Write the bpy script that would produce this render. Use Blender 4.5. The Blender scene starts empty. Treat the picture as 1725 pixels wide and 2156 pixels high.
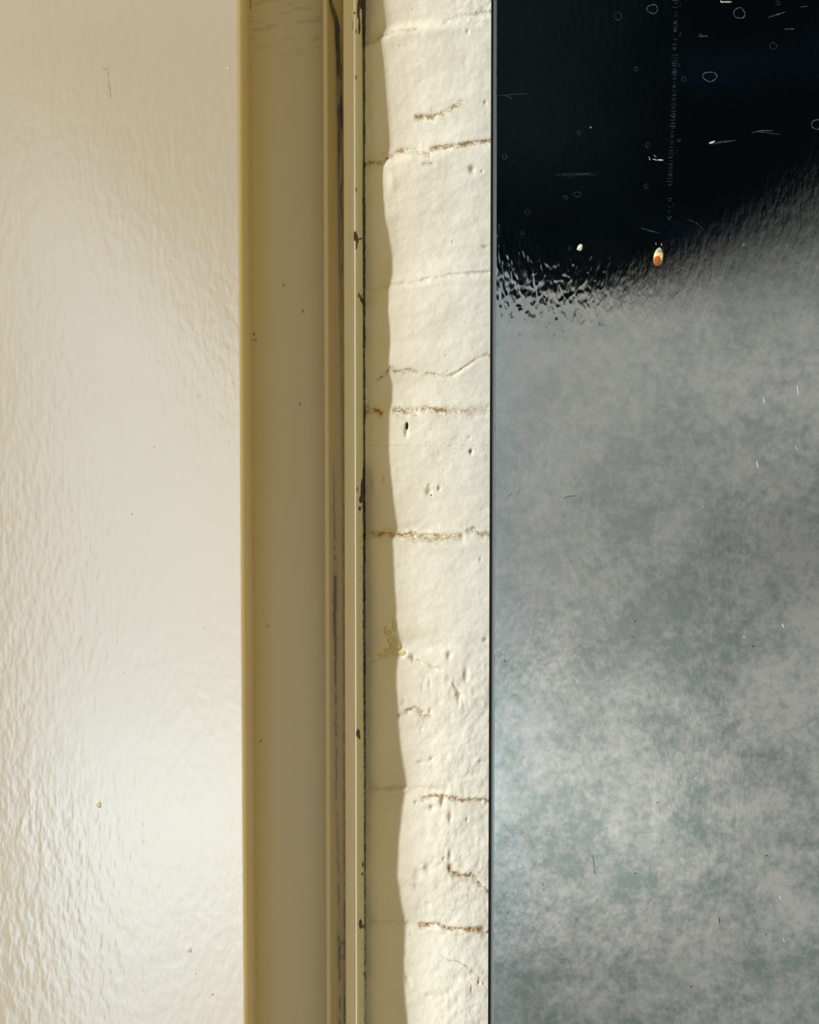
import bpy, math, random
import numpy as np
from mathutils import Vector

# ------------------------------------------------------------------ camera
W, H = 1725.0, 2156.0
FPX = 3533.0                     # focal length in pixels of the 1725x2156 frame
PITCH = math.radians(3.75)
CAM = (0.0, -1.0, 1.40)
S = bpy.context.scene
COL = S.collection
cd = bpy.data.cameras.new('camera')
cam = bpy.data.objects.new('camera', cd); COL.objects.link(cam)
cd.sensor_fit = 'VERTICAL'; cd.sensor_height = 36.0; cd.sensor_width = 36.0*W/H
cd.lens = FPX*36.0/H
cam.location = CAM
cam.rotation_euler = (math.radians(90)-PITCH, 0, 0)
cd.clip_start = 0.01
cd.dof.use_dof = True; cd.dof.focus_distance = 1.0; cd.dof.aperture_fstop = 5.6
S.camera = cam
S.view_settings.view_transform = 'Standard'
S.view_settings.look = 'None'
S.view_settings.exposure = 0.0
S.view_settings.gamma = 1.0
S.view_settings.use_curve_mapping = False

CP, SP = math.cos(PITCH), math.sin(PITCH)
def at(px, py, Y):
    """point of the plane y = Y that is seen at this pixel of the photograph"""
    a = (px-W/2)/FPX; b = (H/2-py)/FPX
    dy = CP+b*SP; dz = -SP+b*CP
    t = (Y-CAM[1])/dy
    return (a*t, Y, CAM[2]+dz*t)
def X(px, Y): return at(px, H/2, Y)[0]
def proj(x, y, z):
    yy = y-CAM[1]; zz = z-CAM[2]
    d = yy*CP-zz*SP; u = yy*SP+zz*CP
    return W/2+FPX*x/d, H/2-FPX*u/d

# ------------------------------------------------------------------ node helper
class NT:
    def __init__(s, tree): s.t = tree; s.n = tree.nodes; s.l = tree.links
    def new(s, ty, **kw):
        n = s.n.new(ty)
        for k, v in kw.items(): setattr(n, k, v)
        return n
    def set(s, sock, v):
        if isinstance(v, bpy.types.NodeSocket): s.l.new(v, sock)
        else:
            if isinstance(v, tuple) and len(v) == 3 and sock.type == 'RGBA': v = v+(1,)
            sock.default_value = v
    def m(s, op, a, b=0.0, c=0.0, clamp=False):
        n = s.new('ShaderNodeMath', operation=op, use_clamp=clamp)
        s.set(n.inputs[0], a); s.set(n.inputs[1], b); s.set(n.inputs[2], c)
        return n.outputs[0]
    def ss(s, v, a, b, lo=0.0, hi=1.0):       # smoothstep
        n = s.new('ShaderNodeMapRange', interpolation_type='SMOOTHSTEP')
        s.set(n.inputs['Value'], v); s.set(n.inputs['From Min'], a); s.set(n.inputs['From Max'], b)
        s.set(n.inputs['To Min'], lo); s.set(n.inputs['To Max'], hi)
        return n.outputs[0]
    def gauss(s, v, c, w):
        d = s.m('DIVIDE', s.m('SUBTRACT', v, c), w)
        return s.m('EXPONENT', s.m('MULTIPLY', s.m('MULTIPLY', d, d), -1.0))
    def mix(s, f, a, b, mode='MIX'):
        n = s.new('ShaderNodeMix', data_type='RGBA', blend_type=mode)
        s.set(n.inputs[0], f); s.set(n.inputs[6], a); s.set(n.inputs[7], b)
        return n.outputs[2]
    def noise(s, vec, scale, detail=3.0, rough=0.5, dist=0.0):
        n = s.new('ShaderNodeTexNoise')
        s.l.new(vec, n.inputs['Vector']); n.inputs['Scale'].default_value = scale
        n.inputs['Detail'].default_value = detail; n.inputs['Roughness'].default_value = rough
        n.inputs['Distortion'].default_value = dist
        return n.outputs['Fac']
    def mapping(s, vec, loc=(0,0,0), rot=(0,0,0), scale=(1,1,1)):
        n = s.new('ShaderNodeMapping')
        s.l.new(vec, n.inputs['Vector'])
        n.inputs['Location'].default_value = loc; n.inputs['Rotation'].default_value = rot
        n.inputs['Scale'].default_value = scale
        return n.outputs[0]

# ------------------------------------------------------------------ world: the surroundings behind the photographer
# dark soffit overhead, a bright open court below and ahead, warm painted walls round about
wd = bpy.data.worlds.new('surroundings'); S.world = wd; wd.use_nodes = True
g = NT(wd.node_tree); g.n.clear()
tc = g.new('ShaderNodeTexCoord')
sep = g.new('ShaderNodeSeparateXYZ'); g.l.new(tc.outputs['Generated'], sep.inputs[0])
dx, dy, dz = sep.outputs
ny = g.m('MAXIMUM', g.m('MULTIPLY', dy, -1.0), 0.02)
u = g.m('DIVIDE', dx, ny); v = g.m('DIVIDE', dz, ny)
# upper edge of the bright court
r1 = g.m('MAXIMUM', g.m('SUBTRACT', u, 0.10), 0.0)
l1 = g.m('MAXIMUM', g.m('SUBTRACT', 0.058, u), 0.0)
vb = g.m('ADD', g.m('ADD', 0.062, g.m('MULTIPLY', g.m('MULTIPLY', r1, r1), 1.0)), g.m('MULTIPLY', l1, 0.85))
wdt = g.m('ADD', g.m('ADD', 0.004, g.m('MULTIPLY', r1, 0.42)), g.m('MULTIPLY', l1, 0.25))
top = g.ss(v, g.m('SUBTRACT', vb, wdt), g.m('ADD', vb, wdt), 1.0, 0.0)
left = g.ss(g.m('ADD', u, g.m('MULTIPLY', g.ss(v, -0.10, -0.28), -0.030)), -0.188, -0.105)
right = g.ss(u, 0.42, 0.55, 1.0, 0.0)
low = g.ss(v, -0.62, -0.45)
court = g.m('MULTIPLY', g.m('MULTIPLY', top, left), g.m('MULTIPLY', right, low))
band = g.m('MULTIPLY', g.gauss(v, -0.235, 0.078), g.ss(u, 0.11, 0.22, 1.0, 0.30))
band2 = g.m('MULTIPLY', g.gauss(v, -0.31, 0.10), g.gauss(u, -0.13, 0.075))
wn = g.noise(g.mapping(tc.outputs['Generated'], scale=(5, 5, 9)), 3.0, 3.0)
lum = g.m('ADD', g.m('SUBTRACT', 0.89, g.m('MULTIPLY', g.m('MULTIPLY', g.gauss(u, 0.23, 0.07), g.gauss(v, -0.09, 0.05)), 0.30)), g.m('ADD', g.m('MULTIPLY', band, 0.95), g.m('MULTIPLY', band2, 1.1)))
lum = g.m('SUBTRACT', lum, g.m('ADD', g.m('MULTIPLY', g.m('MULTIPLY', g.gauss(u, 0.22, 0.07), g.gauss(v, -0.23, 0.06)), 0.24), g.m('MULTIPLY', g.m('MULTIPLY', g.ss(v, -0.29, -0.35, 0.0, 1.0), g.m('MULTIPLY', g.ss(u, -0.03, 0.06), g.ss(u, 0.12, 0.20, 1.0, 0.15))), 0.16)))
lum = g.m('MULTIPLY', lum, g.m('ADD', 0.85, g.m('MULTIPLY', wn, 0.30)))
ccol = g.mix(g.ss(u, 0.035, 0.085, 1.0, 0.0), (0.98, 1.0, 0.955), (0.85, 1.0, 1.055))
ccol = g.mix(g.ss(u, -0.06, 0.02, 1.0, 0.0), ccol, (0.72, 0.93, 1.10))
court_c = g.new('ShaderNodeVectorMath', operation='SCALE'); g.l.new(ccol, court_c.inputs[0]); g.set(court_c.inputs['Scale'], lum)
# dark soffit straight ahead / above
dn = g.noise(g.mapping(tc.outputs['Generated'], loc=(3, 1, 2), scale=(4, 4, 7)), 3.2, 3.0)
dark = g.mix(g.ss(dn, 0.50, 0.68), (0.001, 0.003, 0.005), (0.003, 0.011, 0.022))
dark = g.mix(g.m('MULTIPLY', g.ss(u, 0.06, 0.17, 1.0, 0.0), g.ss(v, 0.09, 0.17)), dark, (0.013, 0.022, 0.022))
# warm surroundings above, beside and low down
WARM = (0.47, 0.305, 0.030)
dist = g.m('SQRT', g.m('ADD', g.m('POWER', g.m('DIVIDE', u, 0.75), 2.0), g.m('POWER', g.m('DIVIDE', v, 0.62), 2.0)))
warmf = g.ss(dist, 0.72, 1.25)
leftcool = g.ss(u, -0.45, -1.0)
wc = g.mix(leftcool, g.mix(g.ss(u, 0.7, 1.6), WARM, (0.80, 0.56, 0.10)), (0.30, 0.26, 0.18))
base = g.mix(warmf, dark, wc)
final = g.mix(court, base, court_c.outputs[0])
back = g.ss(dy, -0.05, 0.05)
final = g.mix(back, final, (0.25, 0.22, 0.16))
bg = g.new('ShaderNodeBackground'); g.l.new(final, bg.inputs['Color']); bg.inputs['Strength'].default_value = 1.0
wo = g.new('ShaderNodeOutputWorld'); g.l.new(bg.outputs[0], wo.inputs['Surface'])
wd.cycles.sampling_method = 'MANUAL'; wd.cycles.sample_map_resolution = 1024

# daylight from the left, low over the doorway
def sun(name, az, el, energy, col, angle):
    l = bpy.data.lights.new(name, 'SUN'); o = bpy.data.objects.new(name, l); COL.objects.link(o)
    l.energy = energy; l.color = col; l.angle = math.radians(angle)
    a, e = math.radians(az), math.radians(el)
    d = Vector((-math.sin(a)*math.cos(e), -math.cos(a)*math.cos(e), math.sin(e)))   # towards the sun
    o.rotation_euler = d.to_track_quat('Z', 'Y').to_euler()
    return o
SUN_AZ = 53.6
sun('daylight', SUN_AZ, 24, 2.55, (0.94, 0.95, 0.98), 2.0)
sun('sky_glow', SUN_AZ+2.2, 26, 2.1, (0.78, 0.88, 1.0), 8.0)

# ------------------------------------------------------------------ numpy noise and mesh helpers
def vnoise(x, y, seed):
    xi = np.floor(x).astype(np.int64); yi = np.floor(y).astype(np.int64)
    fx = x-xi; fy = y-yi
    fx = fx*fx*(3-2*fx); fy = fy*fy*(3-2*fy)
    def h(a, b):
        n = (a*374761393+b*668265263+seed*974711) & 0x7fffffff
        n = ((n ^ (n >> 13))*1274126177) & 0x7fffffff
        return ((n ^ (n >> 16)) & 0xffff)/65535.0
    return (h(xi, yi)*(1-fx)+h(xi+1, yi)*fx)*(1-fy)+(h(xi, yi+1)*(1-fx)+h(xi+1, yi+1)*fx)*fy
def fbm(x, y, seed, octv=4, gain=0.5):
    s = 0; a = 1; t = 0
    for k in range(octv):
        s = s+a*vnoise(x*2**k+17.3*k, y*2**k+9.1*k, seed+k*7); t += a; a *= gain
    return s/t
def sst(x, a, b):
    t = np.clip((x-a)/(b-a), 0, 1); return t*t*(3-2*t)
def lin(c):
    c = np.array(c, float)/255.0
    return np.where(c <= 0.04045, c/12.92, ((c+0.055)/1.055)**2.4)
def tag(o, label=None, cat=None, kind=None, group=None):
    if label: o['label'] = label
    if cat: o['category'] = cat
    if kind: o['kind'] = kind
    if group: o['group'] = group
    return o
def link(name, me, mat, parent=None):
    o = bpy.data.objects.new(name, me); COL.objects.link(o)
    if mat: me.materials.append(mat)
    if parent: o.parent = parent
    return o
def grid_mesh(name, P, smooth=True, colors=None):
    """P: (rows, cols, 3) array -> quads facing -y when rows go up and cols go right"""
    r, c, _ = P.shape
    me = bpy.data.meshes.new(name)
    idx = np.arange(r*c).reshape(r, c)
    q = np.stack([idx[:-1, :-1], idx[:-1, 1:], idx[1:, 1:], idx[1:, :-1]], -1).reshape(-1, 4)
    me.vertices.add(r*c); me.vertices.foreach_set('co', P.reshape(-1).astype(np.float32))
    me.loops.add(q.size); me.loops.foreach_set('vertex_index', q.reshape(-1).astype(np.int32))
    me.polygons.add(len(q))
    me.polygons.foreach_set('loop_start', (np.arange(len(q))*4).astype(np.int32))
    me.polygons.foreach_set('loop_total', np.full(len(q), 4, np.int32))
    me.update(calc_edges=True)
    me.polygons.foreach_set('use_smooth', np.full(len(q), smooth, bool))
    if colors is not None:
        at_ = me.color_attributes.new('paint', 'FLOAT_COLOR', 'POINT')
        full = np.concatenate([colors.reshape(-1, 3), np.ones((r*c, 1))], 1)
        at_.data.foreach_set('color', full.reshape(-1).astype(np.float32))
    me.validate()
    return me
def box_mesh(name, x0, x1, y0, y1, z0, z1, bev=0.0, seg=3):
    import bmesh
    bm = bmesh.new()
    bmesh.ops.create_cube(bm, size=1.0)
    for v_ in bm.verts:
        v_.co = ((x0+x1)/2+v_.co.x*(x1-x0), (y0+y1)/2+v_.co.y*(y1-y0), (z0+z1)/2+v_.co.z*(z1-z0))
    if bev: bmesh.ops.bevel(bm, geom=list(bm.edges), offset=bev, segments=seg, profile=0.5, affect='EDGES')
    me = bpy.data.meshes.new(name); bm.to_mesh(me); bm.free()
    if bev:
        me.polygons.foreach_set('use_smooth', [True]*len(me.polygons))
        me.set_sharp_from_angle(angle=math.radians(40))
    return me

# ------------------------------------------------------------------ materials
def material(name):
    m = bpy.data.materials.new(name); m.use_nodes = True
    n = NT(m.node_tree); n.n.clear()
    out = n.new('ShaderNodeOutputMaterial'); b = n.new('ShaderNodeBsdfPrincipled')
    n.l.new(b.outputs[0], out.inputs['Surface'])
    return m, n, b, out
def simple(name, col, rough=0.6, spec=0.3, alpha=1.0):
    m, n, b, o = material(name)
    c = tuple(float(k) for k in lin(col))
    geo = n.new('ShaderNodeNewGeometry')
    f = n.noise(geo.outputs['Position'], 900.0, 3.0)
    n.set(b.inputs['Base Color'], n.mix(n.ss(f, 0.35, 0.65), tuple(k*0.75 for k in c), tuple(min(1, k*1.2) for k in c)))
    b.inputs['Roughness'].default_value = rough; b.inputs['Specular IOR Level'].default_value = spec
    if alpha < 1:
        n.set(b.inputs['Alpha'], n.m('MULTIPLY', n.ss(f, 0.30, 0.62, 0.35, 1.0), alpha))
    return m

PAINT = np.array([0.84, 0.80, 0.655])          # cream masonry and joinery paint

def painted(name, rough, bumps, ior=1.5, attr=True, base=None):
    m, n, b, o = material(name)
    geo = n.new('ShaderNodeNewGeometry'); pos = geo.outputs['Position']
    if attr:
        a = n.new('ShaderNodeAttribute', attribute_name='paint'); n.l.new(a.outputs['Color'], b.inputs['Base Color'])
    else: n.set(b.inputs['Base Color'], base)
    b.inputs['Roughness'].default_value = rough; b.inputs['IOR'].default_value = ior
    last = None
    for (sc, scale3, det, strength, dist) in bumps:
        f = n.noise(n.mapping(pos, scale=scale3), sc, det)
        bp = n.new('ShaderNodeBump'); bp.inputs['Strength'].default_value = strength; bp.inputs['Distance'].default_value = dist
        n.l.new(f, bp.inputs['Height'])
        if last is not None: n.l.new(last, bp.inputs['Normal'])
        last = bp.outputs[0]
    n.l.new(last, b.inputs['Normal'])
    return m, n, b, pos

m_brick, *_ = painted('cream_masonry_paint', 0.42, [(260, (1, 1, 1), 4.0, 0.35, 0.0006), (1100, (1, 1, 1), 2.0, 0.25, 0.0002)])
m_frame, *_ = painted('cream_gloss_joinery_paint', 0.27, [(60, (1, 1, 0.15), 2.0, 0.25, 0.0004), (700, (1, 1, 1), 2.0, 0.12, 0.0002)])

# door paint: glossy, orange-peel drawn out vertically by the brush
m_door, n, b, _o = material('cream_gloss_door_paint')
geo = n.new('ShaderNodeNewGeometry'); pos = geo.outputs['Position']
mo = n.noise(pos, 9.0, 3.0)
n.set(b.inputs['Base Color'], n.mix(n.ss(mo, 0.35, 0.65), (0.665, 0.575, 0.425), (0.685, 0.60, 0.455)))
n.set(b.inputs['Roughness'], 0.17)
b.inputs['IOR'].default_value = 3.4
f1 = n.noise(n.mapping(pos, rot=(0, 0.10, 0), scale=(1, 1, 0.42)), 330.0, 1.5)
f2 = n.noise(n.mapping(pos, rot=(0, -0.3, 0), scale=(1, 1, 0.6)), 130.0, 2.0)
hh = n.m('ADD', n.m('MULTIPLY', f1, 0.55), n.m('MULTIPLY', f2, 0.75))
msk = n.ss(n.noise(pos, 7.0, 2.0), 0.30, 0.62, 0.35, 1.0)
bp = n.new('ShaderNodeBump'); n.l.new(msk, bp.inputs['Strength']); bp.inputs['Distance'].default_value = 0.00021
n.l.new(hh, bp.inputs['Height']); n.l.new(bp.outputs[0], b.inputs['Normal'])

# black panel: deep gloss, pimpled skin, cloudy film of dust on it
m_panel, n, b, _o = material('black_gloss_panel_skin')
geo = n.new('ShaderNodeNewGeometry'); pos = geo.outputs['Position']
sp = n.new('ShaderNodeSeparateXYZ'); n.l.new(pos, sp.inputs[0])
b.inputs['IOR'].default_value = 3.9
big = n.noise(n.mapping(pos, loc=(1.3, 0, 0.4)), 11.0, 3.0, 0.55)
mid = n.noise(pos, 38.0, 6.0, 0.66)
fine = n.noise(n.mapping(pos, loc=(0.2, 0, 3)), 150.0, 6.0, 0.72)
st = n.noise(n.mapping(pos, scale=(1, 1, 0.25)), 60.0, 4.0, 0.6)
cloud = n.m('ADD', n.m('ADD', n.m('MULTIPLY', big, 0.22), n.m('MULTIPLY', mid, 0.38)), n.m('MULTIPLY', fine, 0.40))
# where the film lies thick: towards the far lower side
thick = n.m('ADD', n.m('MULTIPLY', n.m('SUBTRACT', sp.outputs[0], 0.05), 3.2), n.m('MULTIPLY', n.m('SUBTRACT', 1.38, sp.outputs[2]), 2.0))
thick = n.ss(thick, -0.35, 0.95, 0.30, 1.05)
rid = n.m('ABSOLUTE', n.m('SUBTRACT', n.noise(n.mapping(pos, loc=(5, 0, 1)), 45.0, 5.0, 0.65, 0.6), 0.5))
vein = n.m('MULTIPLY', n.ss(rid, 0.0, 0.018, 1.0, 0.0), n.ss(n.noise(pos, 22.0, 3.0), 0.45, 0.62))
cf = n.new('ShaderNodeMapRange'); n.l.new(cloud, cf.inputs['Value']); cf.inputs['From Min'].default_value = 0.42; cf.inputs['From Max'].default_value = 0.575
cf = n.m('SUBTRACT', cf.outputs[0], n.m('MULTIPLY', vein, 0.28), clamp=True)
film = n.mix(n.m('MULTIPLY', n.m('SUBTRACT', 1.0, cf), thick), (1.02, 0.995, 0.95), (0.50, 0.575, 0.54))
vo = n.new('ShaderNodeTexVoronoi'); n.l.new(n.mapping(pos, scale=(1, 0, 1)), vo.inputs['Vector']); vo.inputs['Scale'].default_value = 90.0
sc = n.new('ShaderNodeSeparateColor'); n.l.new(vo.outputs['Color'], sc.inputs[0])
spot = n.ss(vo.outputs['Distance'], n.m('MULTIPLY', sc.outputs[1], 0.035), n.m('ADD', n.m('MULTIPLY', sc.outputs[1], 0.035), 0.02), 1.0, 0.0)
dsp = n.m('MULTIPLY', spot, n.m('GREATER_THAN', sc.outputs[0], 0.72)); lsp = n.m('MULTIPLY', spot, n.m('LESS_THAN', sc.outputs[0], 0.30))
film = n.mix(dsp, film, (0.12, 0.14, 0.14))
n.set(b.inputs['Base Color'], n.mix(n.m('MULTIPLY', lsp, 0.5), (0.0015, 0.0022, 0.0025), (0.6, 0.63, 0.6)))
n.set(b.inputs['Specular Tint'], film)
n.set(b.inputs['Roughness'], n.m('ADD', 0.02, n.m('MULTIPLY', cf, 0.02)))
wv = n.new('ShaderNodeVectorMath', operation='ADD')
pimple = n.noise(n.mapping(pos, rot=(0, 0.40, 0), scale=(1, 1, 0.50)), 290.0, 1.0, 0.5, 0.3)
pimple2 = n.noise(n.mapping(pos, rot=(0, -0.95, 0), scale=(1, 1, 0.40)), 330.0, 2.0, 0.5, 0.2)
micro = n.noise(n.mapping(pos, rot=(0, 0.9, 0), scale=(1, 1, 0.5)), 900.0, 2.0)
lf = n.ss(sp.outputs[0], 0.085, 0.15)
pm = n.m('ADD', n.m('MULTIPLY', pimple, n.m('SUBTRACT', 1.0, lf)), n.m('MULTIPLY', n.m('MULTIPLY', pimple2, lf), 0.45))
ht = n.m('ADD', pm, n.m('MULTIPLY', micro, 0.07))
patch = n.ss(n.noise(n.mapping(pos, loc=(0.4, 0, 0.9)), 9.0, 2.0), 0.35, 0.60, 0.45, 1.0)
bp = n.new('ShaderNodeBump'); n.l.new(patch, bp.inputs['Strength']); bp.inputs['Distance'].default_value = 0.000075
n.l.new(ht, bp.inputs['Height']); n.l.new(bp.outputs[0], b.inputs['Normal'])

m_edge = simple('matt_black_panel_edge', (9, 8, 6), 0.9, 0.02)
m_arris, n, b, _o = material('worn_grey_panel_arris')
n.set(b.inputs['Base Color'], (0.055, 0.07, 0.07)); b.inputs['Roughness'].default_value = 0.30; b.inputs['IOR'].default_value = 3.2
m_white = simple('pale_scuff', (205, 210, 205), 0.7, 0.3)
m_blue = simple('bluish_white_scuff', (190, 215, 230), 0.6, 0.3)
m_faint = simple('faint_water_mark', (120, 140, 145), 0.6, 0.3, 0.50)
m_vfaint = simple('very_faint_smear', (105, 125, 130), 0.6, 0.3, 0.22)
m_lower = simple('pale_blue_track', (170, 195, 205), 0.6, 0.3, 0.55)
m_track = simple('grey_track', (96, 120, 122), 0.6, 0.3, 0.42)
m_ghost = simple('ghost_smear', (90, 112, 118), 0.6, 0.3, 0.10)
m_darkspk = simple('dark_speck', (18, 22, 22), 0.6, 0.3)
m_rust = simple('raw_rust', (176, 96, 32), 0.85, 0.2)
m_chip = simple('chipped_cream_primer', (238, 214, 160), 0.7, 0.3)
m_chipgrey = simple('chipped_grey_lip', (150, 165, 165), 0.5, 0.3)
m_olive = simple('olive_scuff', (132, 122, 84), 0.7, 0.3, 0.85)

# ------------------------------------------------------------------ setting: brick wall
def axis(lo, hi, d0, d1, n, m=14):
    a = np.linspace(lo, d0, m, endpoint=False); c = np.linspace(d1, hi, m+1)[1:]
    return np.concatenate([a, np.linspace(d0, d1, n), c])
zt, zb = at(0, -30, 0)[2], at(0, 2190, 0)[2]
xa = np.concatenate([np.linspace(X(753, 0), X(1075, 0), 240), np.linspace(X(1075, 0), 1.6, 12)[1:]])
za = axis(0.0, 2.6, zb, zt, 1560, 24)
XX, ZZ = np.meshgrid(xa, za)
PX, PY = proj(XX, 0.0, ZZ)
# how far each course stands back where the shadow edge falls (read from the photograph's relief)
edge = np.array([(-40,821),(0,821),(57,829),(75,814),(113,820),(226,827),(301,830),(325,829),(342,815),(377,813),(452,817),(508,826),(546,832),(584,830),(603,824),(660,822),(720,826),(769,821),(814,829),(852,828),(866,821),(946,820),(1021,825),(1078,832),(1116,840),(1130,827),(1210,829),(1285,835),(1323,834),(1360,844),(1385,836),(1436,834),(1511,838),(1568,842),(1624,850),(1662,856),(1700,847),(1775,838),(1850,833),(1907,844),(1945,853),(2001,850),(2077,849),(2156,856),(2200,857)], float)
warp = np.interp(PX, [765, 838, 1035], [0, 26, 46])*(1-sst(PY, 500, 850)); warp -= 22*(1-sst(PY, 500, 850))
ys_ = np.arange(-60, 2221, 1.0); es_ = np.interp(ys_, edge[:, 0], edge[:, 1])
kr = np.exp(-(np.arange(-24, 25)/9.0)**2); es_ = np.convolve(np.pad(es_, 24, mode='edge'), kr/kr.sum(), 'valid')
edge = np.stack([ys_, es_], 1)
e = np.interp(PY+warp+(fbm(PX/30, PY/60, 2, 2)-0.5)*14, edge[:, 0], edge[:, 1])
stand = -(e-826)/4.95*(1.0-0.85*sst(PX, 842, 985))
h = stand
h += (fbm(PX/70, PY/55, 3, 3)-0.5)*1.1*np.interp(PX, [800, 900], [0.5, 1.0])
h += (fbm(PX/22, PY/18, 9, 3)-0.5)*0.35
h += (fbm(PX/8, PY/10, 21, 3)-0.5)*0.10
lowr = sst(PY, 1250, 1500)*sst(PX, 830, 960)
h += (fbm(PX/14, PY/20, 33, 3)-0.5)*0.75*lowr
topr = sst(PY, 120, 0)*sst(PX, 930, 960)
h += (fbm(PX/12, PY/10, 35, 3)-0.5)*0.7*topr
rgb = np.ones(PX.shape+(3,))*PAINT
tone = fbm(PX/90, PY/120, 55, 3)[..., None]
rgb *= 1.0+(tone-0.5)*0.06*np.array([0.6, 1.0, 1.8])
RUST = lin((160, 104, 54)); OLIVE = lin((168, 146, 96)); DARK = lin((40, 34, 22)); BROWN = lin((146, 108, 58))
def stain(mask, col):
    global rgb
    rgb = rgb*(1-mask[..., None])+np.array(col)*mask[..., None]
sp1 = fbm(PX/2.6, PY/2.6, 71, 2); sp2 = fbm(PX/9, PY/5, 77, 3)
# joints and cracks: polyline, half width px, depth mm, stain strength, colour, jaggedness px
J = [
 ([(760,90),(790,84),(828,66),(862,63),(880,62)], 2.6, 0.55, 0.35, OLIVE, 5),
 ([(935,48),(965,32),(1010,27),(1040,25)], 2.5, 0.45, 0.25, OLIVE, 4),
 ([(760,343),(795,340),(818,331),(838,316)], 2.6, 0.6, 0.85, RUST, 5),
 ([(838,318),(855,316),(880,318),(905,324)], 4.0, 0.5, 0.45, OLIVE, 8),
 ([(908,311),(950,307),(1000,300),(1040,296)], 2.8, 0.6, 0.85, BROWN, 4),
 ([(892,346),(912,345)], 2.2, 0.4, 0.7, OLIVE, 1),
 ([(760,612),(795,605),(815,598),(860,596),(905,585),(950,578),(1040,572)], 2.6, 0.5, 0.22, OLIVE, 4),
 ([(876,246),(890,247),(915,245),(930,240),(948,228),(975,212)], 3.2, 0.55, 0.80, OLIVE, 6),
 ([(795,800),(812,787),(822,772),(835,781),(862,779),(880,782)], 2.6, 0.5, 0.62, BROWN, 5),
 ([(900,786),(940,792),(965,784),(985,768),(1010,752),(1026,745),(1040,752)], 2.0, 0.45, 0.42, RUST, 4),
 ([(760,858),(780,859),(793,864),(805,868)], 3.2, 0.7, 0.95, RUST, 5),
 ([(830,861),(860,863),(877,866),(895,858),(915,861),(940,866)], 3.8, 0.7, 0.85, BROWN, 6),
 ([(940,862),(975,866),(1000,862),(1040,858)], 5.0, 0.4, 0.35, RUST, 8),
 ([(760,1128),(785,1124),(812,1122),(850,1125),(875,1127)], 3.2, 0.7, 0.75, RUST, 4),
 ([(865,1124),(895,1129),(925,1130),(950,1127),(975,1128)], 4.2, 0.8, 0.85, OLIVE, 5),
 ([(983,1118),(1000,1114),(1012,1126),(1025,1124),(1040,1130)], 3.6, 0.6, 0.55, BROWN, 7),
 ([(775,1392),(800,1386),(830,1378),(855,1378),(875,1390),(900,1400),(930,1410)], 1.8, 0.55, 0.15, OLIVE, 6),
 ([(838,1508),(860,1497),(876,1490),(890,1500)], 3.0, 0.5, 0.62, BROWN, 5),
 ([(886,1507),(905,1509)], 1.8, 0.4, 0.45, BROWN, 2),
 ([(770,1663),(800,1664),(830,1661),(900,1662),(945,1658)], 3.4, 0.75, 0.18, OLIVE, 5),
 ([(890,1682),(915,1677),(935,1678),(960,1682),(985,1684),(1040,1686)], 2.6, 0.6, 0.75, BROWN, 5),
 ([(944,1825),(950,1836),(962,1842),(985,1846),(993,1841),(1005,1852),(1015,1865),(1040,1885)], 3.6, 0.9, 0.78, BROWN, 6),
 ([(775,1946),(830,1946),(885,1951),(905,1952)], 2.6, 0.6, 0.12, OLIVE, 5),
 ([(885,1952),(925,1950),(945,1957),(985,1958),(1005,1955),(1020,1966),(1040,1963)], 3.0, 0.7, 0.85, RUST, 5),
 ([(925,2012),(945,2024),(970,2028),(995,2045),(1015,2065),(1027,2085)], 0.9, 0.30, 0.45, BROWN, 4),
 ([(955,1440),(968,1455),(975,1475)], 2.8, 0.7, 0.10, OLIVE, 4),
]
for k, (pl, hw, dep, ss_, c, jag) in enumerate(J):
    hw = hw*1.25; dep = dep*0.8
    p = np.array(pl, float)
    x0, x1 = p[0, 0], p[-1, 0]
    yl = np.interp(PX, p[:, 0], p[:, 1])+(fbm(PX/9.0, PX*0+k*3.7, 100+k, 3)-0.5)*jag
    inx = sst(PX, x0-6, x0+3)*(1-sst(PX, x1-3, x1+6))
    d = PY-yl
    near = np.abs(d) < 40
    amp = 0.35+0.9*sst(vnoise(PX/16, PX*0+k, 300+k), 0.2, 0.8)
    # a sharp upper lip and a rounder lower lip
    prof = np.where(d < 0, np.exp(-(d/hw)**2), np.exp(-(d/(hw*2.0))**2))
    h -= dep*prof*inx*amp*near
    h += 0.22*dep*np.exp(-((d-hw*4.5)/(hw*2.5))**2)*inx*near
    sw = hw*(0.8+0.9*vnoise(PX/7, PX*0+k, 500+k))
    sm = np.where(d < 0, np.exp(-(d/(sw*0.8))**2), np.exp(-(d/(sw*1.35))**2))*inx*near
    sm = sm*sst(sp1, 0.25, 0.62)*(0.35+0.65*sst(sp2, 0.30, 0.60))*ss_*1.5
    stain(np.clip(np.exp(-((d-hw)/(hw*3.2))**2)*inx*near*ss_*0.28*sst(sp2, 0.3, 0.65), 0, 0.5), OLIVE)
    stain(np.clip(sm, 0, 0.92), c)
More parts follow.
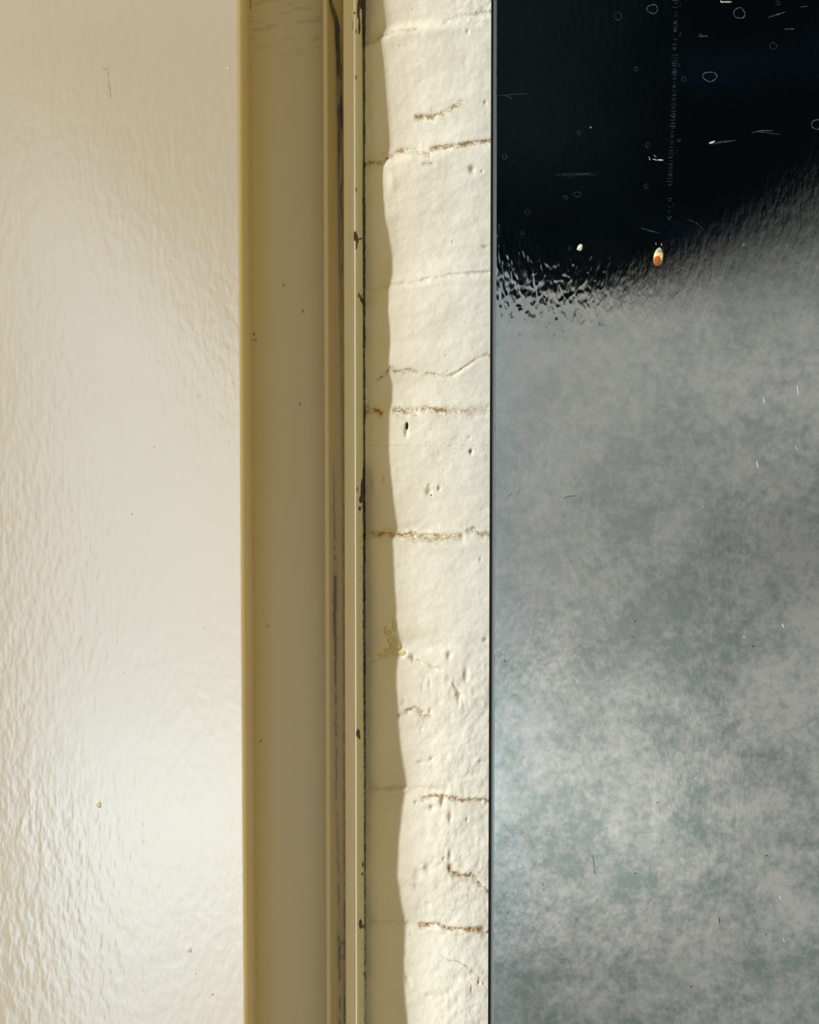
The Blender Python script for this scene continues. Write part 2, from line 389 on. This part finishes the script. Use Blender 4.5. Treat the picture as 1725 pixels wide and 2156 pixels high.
# pits and lumps: x, y, rx, ry, height mm, stain strength, colour
B = [
 (994,357,6,9,-1.0,0.75,OLIVE),(848,317,5,6,-0.6,0.55,BROWN),(889,246,9,6,-0.8,0.55,OLIVE),(1015,361,2,3,-0.5,0.5,BROWN),
 (857,897,3.0,8,-2.2,0.98,DARK),(856,910,4,9,-1.0,0.35,OLIVE),(992,951,3.0,5,-1.2,0.90,BROWN),(925,1029,3.5,5,-0.8,0.6,OLIVE),
 (903,1036,6,8,-0.9,0.45,OLIVE),(909,1043,1.8,2,-1.0,0.98,DARK),(988,921,4,3,-0.4,0.4,OLIVE),(904,1022,4,4,-0.4,0.25,OLIVE),
 (1022,520,6,4,-0.5,0.35,OLIVE),(1022,1348,5,5,-0.7,0.6,OLIVE),(946,1381,5,8,-1.0,0.40,OLIVE),(981,1422,5,14,-0.9,0.40,OLIVE),
 (966,1470,5,12,-0.8,0.25,OLIVE),(858,1380,6,7,0.9,0,OLIVE),(870,1388,4,8,-0.6,0.15,OLIVE),
 (800,1662,6,4,0.7,0,OLIVE),(822,1667,13,6,1.3,0.10,OLIVE),(848,1667,12,6,1.4,0,OLIVE),(815,1714,7,9,0.7,0,OLIVE),(817,1728,4,6,0.6,0,OLIVE),(842,1706,5,7,0.4,0,OLIVE),
 (909,1703,5,6,-0.9,0.45,BROWN),(948,1722,4,11,-1.0,0.60,BROWN),(932,1692,4,9,-0.7,0.35,OLIVE),(984,1727,3,5,-0.7,0.45,OLIVE),(875,1693,3,4,-0.5,0.35,BROWN),
 (909,1600,4,5,-0.6,0.35,OLIVE),(884,1608,6,4,-0.5,0.15,OLIVE),(948,1803,5,12,-0.7,0.25,OLIVE),(949,1828,5,8,-0.9,0.5,BROWN),(935,1809,3,4,-0.5,0.2,OLIVE),
 (901,1830,8,12,-0.8,0.18,OLIVE),(880,1845,9,12,-0.7,0.08,OLIVE),(890,1826,6,5,0.5,0,OLIVE),(1013,1958,8,7,-0.9,0.70,BROWN),
 (993,2084,2,8,-0.5,0.5,RUST),(1009,2068,2,6,-0.5,0.4,BROWN),(962,2060,8,14,-0.5,0.04,OLIVE),(1000,2100,6,8,-0.4,0.04,OLIVE),
 (979,135,4,18,-0.12,0.20,OLIVE),(985,66,3,5,-0.5,0.30,OLIVE),(1022,216,3,4,-0.4,0.5,RUST),(826,385,8,20,0.5,0,OLIVE),
 (1011,1604,5,4,-0.4,0.25,OLIVE),(1012,1178,3,5,-0.4,0.3,OLIVE),(780,1020,4,10,-0.4,0.2,OLIVE),(806,1010,3,8,-0.5,0.3,OLIVE),
 (843,98,2,2,-0.3,0.4,OLIVE),(953,510,2,3,-0.3,0.4,OLIVE),(783,192,5,5,0.5,0,OLIVE),(778,205,4,4,0.4,0,OLIVE),(786,246,8,9,0.6,0,OLIVE),(772,270,6,8,0.5,0,OLIVE),
]
rr = random.Random(5)
for _ in range(26):
    B.append((930+rr.gauss(20, 35), 945+rr.gauss(0, 35), 1.3, 1.6, -0.2, 0.5, OLIVE))
for _ in range(40):
    B.append((rr.uniform(780, 1025), rr.uniform(1850, 1900) if rr.random() < .4 else rr.uniform(0, 2150), 1.3, 1.8, -0.2, 0.5, OLIVE))
for _ in range(70):
    B.append((rr.uniform(850, 1030), rr.uniform(1400, 2150), rr.uniform(3, 7), rr.uniform(4, 11), rr.uniform(-0.5, 0.3), rr.choice((0, 0, 0.12)), OLIVE))
for (bx, by, rx, ry, hm, st_, c) in B:
    wob = 1+0.5*(fbm(PX/4.0, PY/4.0, int(bx) % 97, 2)-0.5) if st_ > 0.3 else 1
    r2 = (((PX-bx)/rx)**2+((PY-by)/ry)**2)*wob
    g_ = np.exp(-r2)*(r2 < 9)
    if abs(hm) > 1.5: g_ = (1-sst(r2, 0.4, 1.4))
    h += hm*g_
    if st_ > 0: stain(np.clip(g_*st_*1.15*(0.65+0.6*sp1), 0, 0.97), c)
# ochre paint run at the shadow edge
run = np.zeros_like(PX)
for (bx, by, rx, ry) in [(830,1318,3,12),(818,1334,7,6),(826,1350,9,8),(833,1362,12,9),(822,1372,12,6),(806,1382,10,4),(846,1376,8,5),(812,1328,3,8)]:
    r2 = ((PX-bx)/rx)**2+((PY-by)/ry)**2
    run = np.maximum(run, 1-sst(r2*(0.7+0.6*sp2), 0.7, 1.3))
h += run*0.8; stain(run*0.75, lin((222, 200, 128)))
# hairline across one brick, faint run below the lip
hl = np.exp(-((PY-938-(PX-800)*0.005)/1.2)**2)*(sst(sp2, 0.45, 0.6))
h -= hl*0.12; stain(hl*0.25, OLIVE)
# rusty open joint against the door frame
gapx = 768.0+(fbm(PY/14, PY*0, 91, 4)-0.5)*2.5
h -= 4.6*np.exp(-(np.maximum(PX-766, 0)/18)**1.5)  # wall edge sunk back, added to deepen the shade beside the frame
gm = 1-sst(PX, gapx-1.2, gapx+0.8)
h -= gm*2.5
gr = np.exp(-((PX-gapx)/3.0)**2)
stain(np.clip(gm*0.85, 0, 1), lin((92, 66, 36)))
stain(np.clip(gr*0.30*sst(sp2, 0.5, 0.6), 0, 0.6), lin((120, 100, 50)))
P = np.stack([XX, -h/1000.0, ZZ], -1)
wall = link('wall_back', grid_mesh('wall_back', P, True, rgb), m_brick)
tag(wall, 'cream painted brick wall with rusty cracked mortar joints between door frame and black panel', 'wall', 'structure')

# ------------------------------------------------------------------ setting: door frame (jamb > stop, edge bead)
zf0, zf1 = 0.0, 2.10
zdense = np.linspace(zb-0.01, zt+0.01, 1150)
zf = np.concatenate([np.linspace(zf0, zb-0.011, 12), zdense, np.linspace(zt+0.011, zf1, 10)])
YF, YS, YB = 0.026, -0.003, -0.0128      # jamb floor, stop face, bead face
def profile(pts, corner):
    """pts: list of (x, y, radius); returns rounded polyline"""
    out = []
    n_ = len(pts)
    for i, (x, y, r) in enumerate(pts):
        p = Vector((x, y))
        if i in (0, n_-1) or r == 0: out.append(p); continue
        a = Vector(pts[i-1][:2])-p; c = Vector(pts[i+1][:2])-p
        a.normalize(); c.normalize()
        p0 = p+a*r; p1 = p+c*r
        for k in range(corner+1):
            t = k/corner
            out.append(p0*(1-t)**2+p*2*t*(1-t)+p1*t*t)
    return out
def refine(pl, step):
    out = [pl[0]]
    for a, b_ in zip(pl, pl[1:]):
        k = max(1, int((b_-a).length/step))
        for i in range(1, k+1): out.append(a.lerp(b_, i/k))
    return np.array([(q.x, q.y) for q in out])
def strip(name, pts, parent, step=0.0006, colorfn=None, corner=6):
    pl = refine(profile(pts, corner), step)
    Zg, Xg = np.meshgrid(zf, pl[:, 0], indexing='ij')
    Yg = np.broadcast_to(pl[:, 1], Xg.shape).copy()
    px, py = proj(Xg, Yg, Zg)
    sx = px+(2.0*(py-1078)/1078*-1.0)*0
    # straighten: position across the frame in mid-height pixels
    mx, _ = proj(Xg, Yg, Zg*0+1.40-0.0655)
    c = np.ones(px.shape+(3,))*PAINT
    c, dy_ = colorfn(mx, py, c)
    return link(name, grid_mesh(name, np.stack([Xg, Yg+dy_, Zg], -1), True, c), m_frame, parent)
def blend(c, m, col):
    m = np.clip(m, 0, 1)[..., None]; return c*(1-m)+np.array(col)*m
GREEN = lin((118, 104, 48)); DK = lin((40, 33, 8)); YEL = lin((204, 178, 110)); TOPD = lin((180, 165, 120))
def c_jamb(x, y, c):
    c = c*np.array([1.09, 1.03, 0.86])
    n1 = fbm(x/60, y/220, 11, 3); c = c*(1+0.05*(n1[..., None]-0.5))
    sm = sst(fbm(x/28+y/40, y/9, 13, 3), 0.55, 0.8)*(1-sst(y, 60, 150))
    c = blend(c, sm*0.20, GREEN)
    line = np.exp(-((x-533)/2.2)**2)*sst(fbm(x/2, y/9, 15, 3), 0.5, 0.75)*(1-sst(y, 20, 160)*0.8)
    c = blend(c, line*0.8, DK)
    for (a, b_) in ((533, 716), (537, 704), (541, 715), (634, 851), (563, 1318), (546, 1560), (600, 600), (640, 655)):
        c = blend(c, np.exp(-((x-a)/1.4)**2-((y-b_)/3.0)**2)*1.0, DK)
    return c, 0
def c_stop(x, y, c):
    c = blend(c, sst(x, 689, 695)*0.85, lin((184, 160, 76)))
    n1 = fbm(x/5, y/60, 23, 4); n2 = fbm(x/3, y/14, 25, 3)
    # mould running down beside the bead in the upper half
    cx = np.interp(y, [0, 30, 60, 120, 300, 700, 1000], [699, 707, 713, 717, 719, 720, 722])
    wd_ = np.interp(y, [0, 60, 300, 500, 700, 1000], [5, 8, 8, 7, 5, 3])
    am = np.interp(y, [0, 60, 250, 450, 700, 1000, 1700, 2156], [1.0, 0.95, 0.85, 0.6, 0.35, 0.22, 0.15, 0.25])
    mk = np.exp(-(np.maximum(np.abs(x-cx)-wd_*0.45, 0)/(wd_*0.42))**2)*am*(0.55+0.75*sst(n1, 0.35, 0.6))
    c = blend(c, mk*0.9, DK*1.0)
    halo = np.exp(-((x-cx)/(wd_*1.5))**2)*np.minimum(am, 0.8)*0.5
    c = blend(c, halo*0.6, GREEN)
    # black crack line lower down
    lx = np.interp(y, [950, 1250, 1700, 1850, 2156], [703, 705, 707, 711, 713])+(fbm(y/16, y*0, 27, 3)-0.5)*4
    la = np.interp(y, [940, 1000, 1100, 1180, 1215, 1360, 1420, 1560, 1700, 1860, 1990, 2030, 2156], [0, .3, .55, .6, 1, 1, .85, .75, .4, .5, .9, .6, .6])
    lw = np.interp(y, [1100, 1215, 1260, 1360, 1500, 1700, 1950, 2010, 2156], [1.4, 2.8, 3.8, 2.4, 1.6, 1.4, 2.4, 3.2, 2.2])
    ln = np.exp(-((x-lx)/lw)**2)*la*sst(fbm(y/22, x/9, 29, 3)+(la > 0.95)*0.25, 0.30, 0.52)
    c = blend(c, ln*1.15, lin((38, 32, 14)))
    c = blend(c, np.exp(-((x-lx)/7)**2)*la*0.45, GREEN)
    l2 = np.exp(-((x-723.5)/1.8)**2)*sst(n2, 0.35, 0.6)*np.interp(y, [700, 900, 1800, 2156], [0, .4, .5, .95])
    c = blend(c, l2, DK)
    loop = np.exp(-((np.hypot((x-718)/6, (y-2000)/16)-1)/0.25)**2)
    c = blend(c, loop*0.5, DK)
    return c, 0
def c_bead(x, y, c):
    c = c*np.array([1.09, 1.08, 1.06])
    c = c*(1+0.04*(fbm(x/9, y/90, 41, 3)[..., None]-0.5))
    pale = sst(x, 751, 754)  # side face coloured paler, standing in for light bounced from the right
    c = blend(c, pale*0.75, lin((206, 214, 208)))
    R1 = lin((44, 22, 12)); R2 = lin((170, 118, 40))
    ns = fbm(x/3, y/5, 43, 3)
    def blob(bx, by, rx, ry): return 1-sst(((x-bx)/rx)**2+((y-by)/ry)**2+(ns-0.5)*1.2, 0.7, 1.0)
    chips = [(750, 498, 4.5, 12), (753, 506, 3.5, 8), (752, 516, 2, 10), (759, 503, 6, 2.2), (757, 622, 2, 6), (761, 628, 2.2, 8), (764, 634, 2.5, 8),
             (753, 1543, 4, 9), (756, 1552, 2.5, 5), (758, 1945, 4, 11), (764, 1950, 3, 4), (761, 1052, 5, 9), (758, 1070, 3, 5), (763, 1030, 4, 20),
             (757, 20, 3, 24), (759, 55, 2.5, 22), (762, 8, 5, 14), (768, 2050, 4, 5), (762, 1840, 2, 3), (763, 1820, 2, 6), (749, 28, 1.6, 3)]
    for q in chips:
        c = blend(c, blob(*q)*1.0, R1)
    for (bx, by) in ((752, 67), (752, 163), (752, 400), (753, 1030)):
        c = blend(c, blob(bx, by, 2.6, 6)*0.75, R2)
    # ragged rusty edge against the wall
    ex = np.interp(y, [0, 60, 110, 380, 430, 960, 1000, 1060, 1120, 1300, 1500, 1560, 1900, 2156], [5, 5, .8, .8, 3, 1, 5, 6, 4, 5, 4, 2.5, 2, 1])
    ex = ex*0.8
    ed = sst(x, 768.0-ex-1.0+(ns-0.5)*4, 768.0-ex+0.8+(ns-0.5)*4)
    c = blend(c, ed*0.9, lin((74, 46, 22)))
    fleck = sst(fbm(x/2.2, y/2.6, 47, 2), 0.66, 0.74)*sst(x, 751, 758)*np.interp(y, [0, 900, 1100, 2156], [.1, .05, .4, .35])
    c = blend(c, fleck*0.8, R1*1.5)
    fin = -0.001*np.interp(y, [0, 450, 1100, 2156], [0.6, 2.2, 3.4, 4.0])*np.exp(-((x-749.6)/2.0)**2)  # ridge added along the bead edge to catch the sun as a bright line
    dry = np.exp(-((x-744.5)/1.2)**2)*sst(fbm(x/4, y/12, 49, 3), 0.55, 0.7)*(1-sst(y, 50, 160))
    c = blend(c, dry*0.5, DK)
    return c, fin
xs = X(682.0, YS)
xbd = X(725.0, YB)
x750 = X(750.0, YB); x767 = X(767.0, 0.0)
jamb = strip('trim_1', [(-1.0, YF, 0), (X(500, YF), YF, 0), (xs+0.0006, YF, 0.0), (xs+0.0006, YF+0.004, 0)], None, 0.0009, c_jamb)
tag(jamb, 'cream gloss door frame of stepped profile with mould streaks beside the brick wall', 'door frame', 'structure')
strip('door_stop', [(xs, YF+0.003, 0), (xs, YS, 0.0022), (xbd+0.0012, YS, 0.0), (xbd+0.0012, YS+0.004, 0)], jamb, 0.00045, c_stop)['label'] = 'flat stop strip stained with dark mould'
strip('edge_bead', [(xbd, YS+0.003, 0), (xbd, -0.0108, 0.0008), (x750, YB, 0.0009), (x767-0.0008, -0.0035, 0.0006), (x767, 0.009, 0)], jamb, 0.00022, c_bead)['label'] = 'outer bead chipped down to rust'

# ------------------------------------------------------------------ setting: door leaf
YD = -0.060
xd = X(515.0, YD)
door = link('door_1', box_mesh('door_1', xd-0.84, xd, YD, YD+0.052, 0.012, 2.07, 0.0030, 6), m_door)
tag(door, 'smooth cream gloss painted door leaf standing proud of its frame', 'door', 'structure')

# ------------------------------------------------------------------ pavement under it all (below the frame)
m_floor = simple('pale_concrete_paving', (150, 145, 132), 0.9, 0.2)
fl = link('floor', box_mesh('floor', -1.2, 1.6, -0.75, 0.05, -0.08, 0.0), m_floor)
tag(fl, 'pale concrete paving strip along the foot of the wall', 'paving', 'structure')

# ------------------------------------------------------------------ black panel
YPF, YPB = -0.034, 0.004
xp = X(1037.6, YPF)              # where the front face meets the arris
xs0 = X(1032.0, 0.0)
root = bpy.data.objects.new('gloss_panel', None); COL.objects.link(root)
root.location = (xp+0.35, 0, 0.35)
tag(root, 'glossy black panel board mounted on the cream brick wall, reflecting a pale court', 'panel')
bpy.context.view_layer.update()
def part(name, me, mat, label=None, parent=root):
    o = link(name, me, mat); o.parent = parent
    if parent is root: o.matrix_parent_inverse = root.matrix_world.inverted()
    if label: o['label'] = label
    return o
PZ0, PZ1 = 0.36, 2.35
part('panel_board', box_mesh('panel_board', xp-0.0002, xp+0.95, YPF+0.0009, -0.0015, PZ0, PZ1), m_edge, 'matt black board edge')
# gently bowed gloss skin with a rolled left edge
cols = np.concatenate([np.linspace(0, 0.0022, 10), np.linspace(0.0030, 0.95, 60)])
rows = np.linspace(PZ0, PZ1, 140)
zz, cc = np.meshgrid(rows, cols, indexing='ij')
roll = 0.0007*np.clip(1-cc/0.0016, 0, 1)**2
Pp = np.stack([xp+cc, YPF+roll, zz], -1)
skin = part('gloss_skin', grid_mesh('gloss_skin', Pp), m_panel)
# worn arris strip down the left edge
ar = []
for k in range(7):
    t = k/6
    ar.append((xp-0.0003+0.0017*t, YPF-0.00008+0.00012*(1-t)**2-0.00005*math.sin(t*math.pi)))
aw = 0.5*(fbm(rows/0.004, rows*0, 61, 3)-0.5)
rows2 = np.linspace(PZ0, PZ1, 1400)
jag = (fbm(rows2/0.003, rows2*0, 61, 3)-0.5)*0.0004
Pa = np.zeros((len(rows2), 7, 3))
for k, (x_, y_) in enumerate(ar):
    Pa[:, k, 0] = x_+jag*(k/6); Pa[:, k, 1] = y_; Pa[:, k, 2] = rows2
part('edge_lip', grid_mesh('edge_lip', Pa), m_arris, 'worn grey lip along the left edge')

# marks lying on a surface: thin raised film built from many strokes
class Film:
    def __init__(s, Y, lift=0.00004): s.v = []; s.f = []; s.Y = Y; s.lift = lift
    def stroke(s, pts, w, taper=True, jit=0.0, seed=0, closed=False):
        r_ = random.Random(seed)
        P_ = [Vector((at(x, y, s.Y)[0], at(x, y, s.Y)[2])) for x, y in pts]
        if closed: P_.append(P_[0])
        Q = []
        for a, b_ in zip(P_, P_[1:]):
            k = max(1, int((b_-a).length/0.0012))
            for i in range(k): Q.append(a.lerp(b_, i/k))
        Q.append(P_[-1])
        base_ = len(s.v); n_ = len(Q)
        for i, q in enumerate(Q):
            d = (Q[min(i+1, n_-1)]-Q[max(i-1, 0)])
            if d.length == 0: d = Vector((0, 1))
            d.normalize(); nn = Vector((-d.y, d.x))
            t = i/max(1, n_-1)
            ww = w*0.5*0.000283*((math.sin(math.pi*min(max(t, .06), .94))**0.5) if taper else 1)*(1+r_.uniform(-jit, jit))
            o_ = nn*r_.uniform(-jit, jit)*w*0.00008
            for sgn, l in ((-1, 0.2), (0, 1), (1, 0.2)):
                pq = q+o_+nn*(ww*sgn); s.v.append((pq.x, s.Y-s.lift*l, pq.y))
        for i in range(n_-1):
            a = base_+i*3
            for k in (0, 1): s.f.append((a+k, a+k+1, a+k+4, a+k+3))
    def blob(s, cx, cy, rx, ry, hgt=0.0, seed=0, rough=0.15, rot=0.0, n=20):
        r_ = random.Random(seed); rings = 5
        ph = [r_.uniform(0, 6.28) for _ in range(4)]
        base_ = len(s.v)
        c = at(cx, cy, s.Y); s.v.append((c[0], s.Y-s.lift-hgt, c[2]))
        for j in range(1, rings+1):
            t = j/rings
            for i in range(n):
                a = 2*math.pi*i/n
                k = 1+rough*(math.sin(2*a+ph[0])+0.7*math.sin(3*a+ph[1])+0.5*math.sin(5*a+ph[2]))/2
                x = rx*t*k*math.cos(a); y = ry*t*k*math.sin(a)
                p = at(cx+x*math.cos(rot)-y*math.sin(rot), cy+x*math.sin(rot)+y*math.cos(rot), s.Y)
                s.v.append((p[0], s.Y-s.lift*(1 if j < rings else 0.2)-hgt*math.sqrt(max(0, 1-t*t)), p[2]))
        for i in range(n): s.f.append((base_, base_+1+i, base_+1+(i+1) % n))
        for j in range(rings-1):
            for i in range(n):
                a = base_+1+j*n+i; b_ = base_+1+j*n+(i+1) % n
                s.f.append((a, a+n, b_+n, b_))
    def mesh(s, name):
        me = bpy.data.meshes.new(name); me.from_pydata(s.v, [], s.f); me.update()
        import bmesh
        bm = bmesh.new(); bm.from_mesh(me); bmesh.ops.recalc_face_normals(bm, faces=bm.faces)
        tot = sum(f.normal.y*f.calc_area() for f in bm.faces)
        if tot > 0: bmesh.ops.reverse_faces(bm, faces=bm.faces)
        for f in bm.faces:
            f.smooth = True
        bm.to_mesh(me); bm.free()
        return me

YM = YPF
# water mark rings, each a mark of its own
rings = [(1374,19,12,9),(1301,34,8,8),(1557,28,12,11),(1495,161,14,10),(1629,97,7,7),(1719,262,10,10),(1219,279,3,4),(1340,145,3.5,4.5),
         (1440,167,4,5),(1365,306,4,5),(1216,409,8,5),(1190,416,4,4),(1111,447,5,6),(1101,490,3,4),(1361,392,3.5,5),(1063,330,5,5),(1200,522,3,4),(1430,295,3,3),(1638,6,4,4)]
for i, (x, y, rx, ry) in enumerate(rings):
    fm = Film(YM)
    r_ = random.Random(i); p1, p2 = r_.uniform(0, 6), r_.uniform(0, 6)
    fm.stroke([(x+rx*(1+0.08*math.sin(2*a+p1))*math.cos(a), y+ry*(1+0.12*math.sin(3*a+p2))*math.sin(a)) for a in [k*2*math.pi/28 for k in range(28)]], 1.0 if rx < 9 else 1.2, False, 0.3, i, True)
    part('water_mark', fm.mesh('water_mark'), m_faint if rx > 9 else m_vfaint, 'faint grey dried water ring' if i == 0 else None)
r_ = random.Random(8)
fm = Film(YM)
y = 0
while y < 475:
    cx = np.interp(y, [0, 100, 230, 330, 475], [1424, 1421, 1419, 1413, 1409])
    dens = np.interp(y, [0, 60, 150, 380, 475], [0.5, 0.5, 1.0, 1.0, 0.4])
    if r_.random() < dens and not (395 < y < 412):
        w_ = r_.uniform(2.5, 7)
        fm.stroke([(cx-w_+r_.uniform(-1, 1), y+r_.uniform(-1, 1)), (cx, y+r_.uniform(1, 2.5)), (cx+w_, y+r_.uniform(-1.5, 1))], r_.uniform(0.6, 1.5), True, 0.4, int(y))
    if r_.random() < 0.12: fm.stroke([(cx+10+r_.uniform(-2, 3), y), (cx+9, y+8)], 1.0, True, 0.4, int(y))
    y += r_.uniform(3.2, 7.5)
part('drip_track', fm.mesh('drip_track'), m_track, 'ladder-like grey drip track in the dark upper part')['kind'] = 'stuff'
fm = Film(YM)
y = 900
while y < 1185:
    cx = np.interp(y, [880, 1000, 1120, 1185], [1392, 1386, 1380, 1378])
    dens = np.interp(y, [880, 950, 1120, 1185], [0.3, 0.8, 0.9, 0.4])
    if r_.random() < dens:
        w_ = r_.uniform(2, 5)
        fm.stroke([(cx-w_, y+r_.uniform(-3, 3)), (cx+w_, y+r_.uniform(-3, 3))], r_.uniform(0.7, 1.3), True, 0.4, int(y))
    y += r_.uniform(3.0, 7.5)
part('drip_track', fm.mesh('drip_track'), m_lower, 'pale blue drip track at mid height')['kind'] = 'stuff'
fm = Film(YM, 0.00002)
for k in range(16):
    fm.stroke([(1165+r_.uniform(0, 90), 362+r_.uniform(0, 12)), (1185+r_.uniform(0, 80), 364+r_.uniform(0, 10))], 0.8, True, 0.3, k)
part('smear', fm.mesh('smear'), m_ghost, 'very faint grey smear')['kind'] = 'stuff'
for k, (pts, w_) in enumerate([([(1520,4),(1541,4)],2.4),([(1517,2),(1521,5)],5),([(1470,77),(1491,76)],1.6),([(1472,77),(1475,71),(1480,75)],1.0),([(1652,61),(1672,61)],1.5),
    ([(1617,37),(1636,31),(1655,25)],1.5),([(1494,302),(1506,297)],4.0),([(1500,303),(1522,300),(1551,295)],1.0),([(1503,300),(1540,296)],0.7),([(1583,280),(1604,275),(1628,275)],1.2),
    ([(1596,277),(1642,283)],0.6),([(1367,330),(1369,337)],2.0),([(1375,335),(1383,337)],3.0),([(1384,337),(1397,337)],2.6),([(1377,326),(1382,331)],1.6),
    ([(1350,480),(1369,486),(1388,490)],0.8),([(1443,460),(1465,468),(1483,483)],0.5),([(1046,203),(1062,200),(1112,197)],0.5),([(1062,200),(1074,205),(1080,210)],0.5),
    ([(1684,15),(1702,13)],0.7),([(1381,511),(1382,515)],1.8),([(1393,512),(1394,517)],2.4)]):
    fm = Film(YM); fm.stroke(pts, w_, True, 0.35, k)
    bright = k in (0, 1, 11, 12, 13, 14, 20, 21, 6)
    part('scratch', fm.mesh('scratch'), m_white if bright else m_faint, 'short pale scratch' if bright else None)
for k, (x_, y_, w_, l_) in enumerate([(1609,843,2.6,12),(1680,822,1.8,22),(1677,943,1.8,9),(1595,978,2.8,16),(1649,1317,2.5,9),(1567,1341,1.4,6),(1643,1890,1.8,7),(1651,1980,2.3,8)]):
    fm = Film(YM); fm.stroke([(x_-1.5, y_-l_/2), (x_, y_), (x_+1.5, y_+l_/2)], w_, True, 0.3, k)
    part('paint_fleck', fm.mesh('paint_fleck'), m_blue, 'bluish white fleck')
for k, (pts, w_) in enumerate([([(1247,1795),(1250,1812),(1253,1832)],1.1),([(1251,1832),(1254,1839)],3.4),([(1382,1690),(1388,1690)],2.6),([(1187,1049),(1198,1045),(1216,1044)],1.2),
    ([(1189,1048),(1192,1049)],2.4),([(1069,1047),(1080,1037)],1.0),([(1090,1040),(1095,1033)],0.9),([(1330,1340),(1336,1342)],2.2),([(1270,1303),(1275,1304)],1.8),([(1131,1724),(1135,1725)],2),
    ([(1141,1857),(1146,1866)],1.4),([(1170,1653),(1171,1657)],1.8),([(1188,639),(1191,641)],5.0),([(1194,618),(1199,621)],3),([(1320,1300),(1325,1301)],1.5)]):
    fm = Film(YM); fm.stroke(pts, w_, True, 0.2, k)
    part('dark_hair' if k < 1 else 'dark_speck', fm.mesh('dark_speck'), m_darkspk, 'dark hair-like scratch' if k < 1 else None)
# the two paint drops / chip
fm = Film(YM); fm.blob(1222, 521, 5.5, 7.0, 0.0006, 2, 0.2, 0.5, 24); fm.blob(1219, 524, 4, 3, 0.0004, 5, 0.2, 0, 16)
part('paint_drop', fm.mesh('paint_drop'), m_white, 'small white paint drop')
ch = Film(YM); ch.blob(1386.5, 541, 9.5, 20, 0.0006, 4, 0.06, 0.16, 32)
chip = part('chip', ch.mesh('chip'), m_chip, 'oval chip down to cream primer and rust')
c2 = Film(YM-0.0006, 0.00008); c2.blob(1384, 549, 7.4, 10.5, 0.0004, 9, 0.10, 0.1, 28)
part('rust_spot', c2.mesh('rust_spot'), m_rust, 'orange rust centre', chip)
c3 = Film(YM-0.00035, 0.0001); c3.blob(1389, 527.5, 5.2, 5.6, 0.0004, 3, 0.10, 0.1, 24)
part('grey_lip', c3.mesh('grey_lip'), m_chipgrey, 'grey upper lip', chip)
fm = Film(YM, 0.00003); fm.stroke([(1374,549),(1371,556),(1376,563),(1384,566),(1394,564),(1399,556)], 5, True, 0.2, 1)
part('crack', fm.mesh('crack'), m_darkspk, 'dark crack curling under the chip', chip)
fm = Film(YM); fm.stroke([(1514,1931),(1516,1938),(1515,1944)], 3.6, True, 0.2, 1)
part('rust_speck', fm.mesh('rust_speck'), simple('brown_speck', (110, 66, 20), 0.8, 0.2), 'tiny brown speck')

# ------------------------------------------------------------------ marks on the door
def dpart(name, me, mat, label):
    o = link(name, me, mat, door); o['label'] = label; return o
for k, (pts, w_) in enumerate([([(216,143),(219,146),(227,142)],1.8),([(226,143),(228,152),(229,165)],1.1),([(229,168),(230,180)],1.6),([(228,178),(232,185),(232,193)],2.2),([(232,193),(234,204),(238,207)],2.0),
    ([(240,196),(242,200)],1.6)]):
    fm = Film(YD); fm.stroke(pts, w_, True, 0.45, k)
    dpart('scuff_mark', fm.mesh('scuff_mark'), m_olive, 'small olive scratch near the top of the door')
for k, (x_, y_, s_) in enumerate([(359,550,1.2),(443,357,1.0),(430,1321,1.1),(448,2094,2.0),(413,2050,1.2),(493,808,1.0),(325,941,1.4),(278,1083,1.6),(261,1418,1.2)]):
    fm = Film(YD); fm.blob(x_, y_, s_, s_*1.2, 0, k, 0.2, 0, 8)
    dpart('dirt_speck', fm.mesh('dirt_speck'), m_olive, 'tiny olive dirt speck')
for (x_, y_, rx, ry, hh_) in ((481, 145, 2.4, 3.0, 0.0003), (208, 1694, 5, 8, 0.0005), (399, 2000, 5, 6, 0.0004)):
    fm = Film(YD); fm.blob(x_, y_, rx, ry, hh_, 1)
    dpart('paint_pimple', fm.mesh('paint_pimple'), m_door, 'small pimple in the gloss paint')
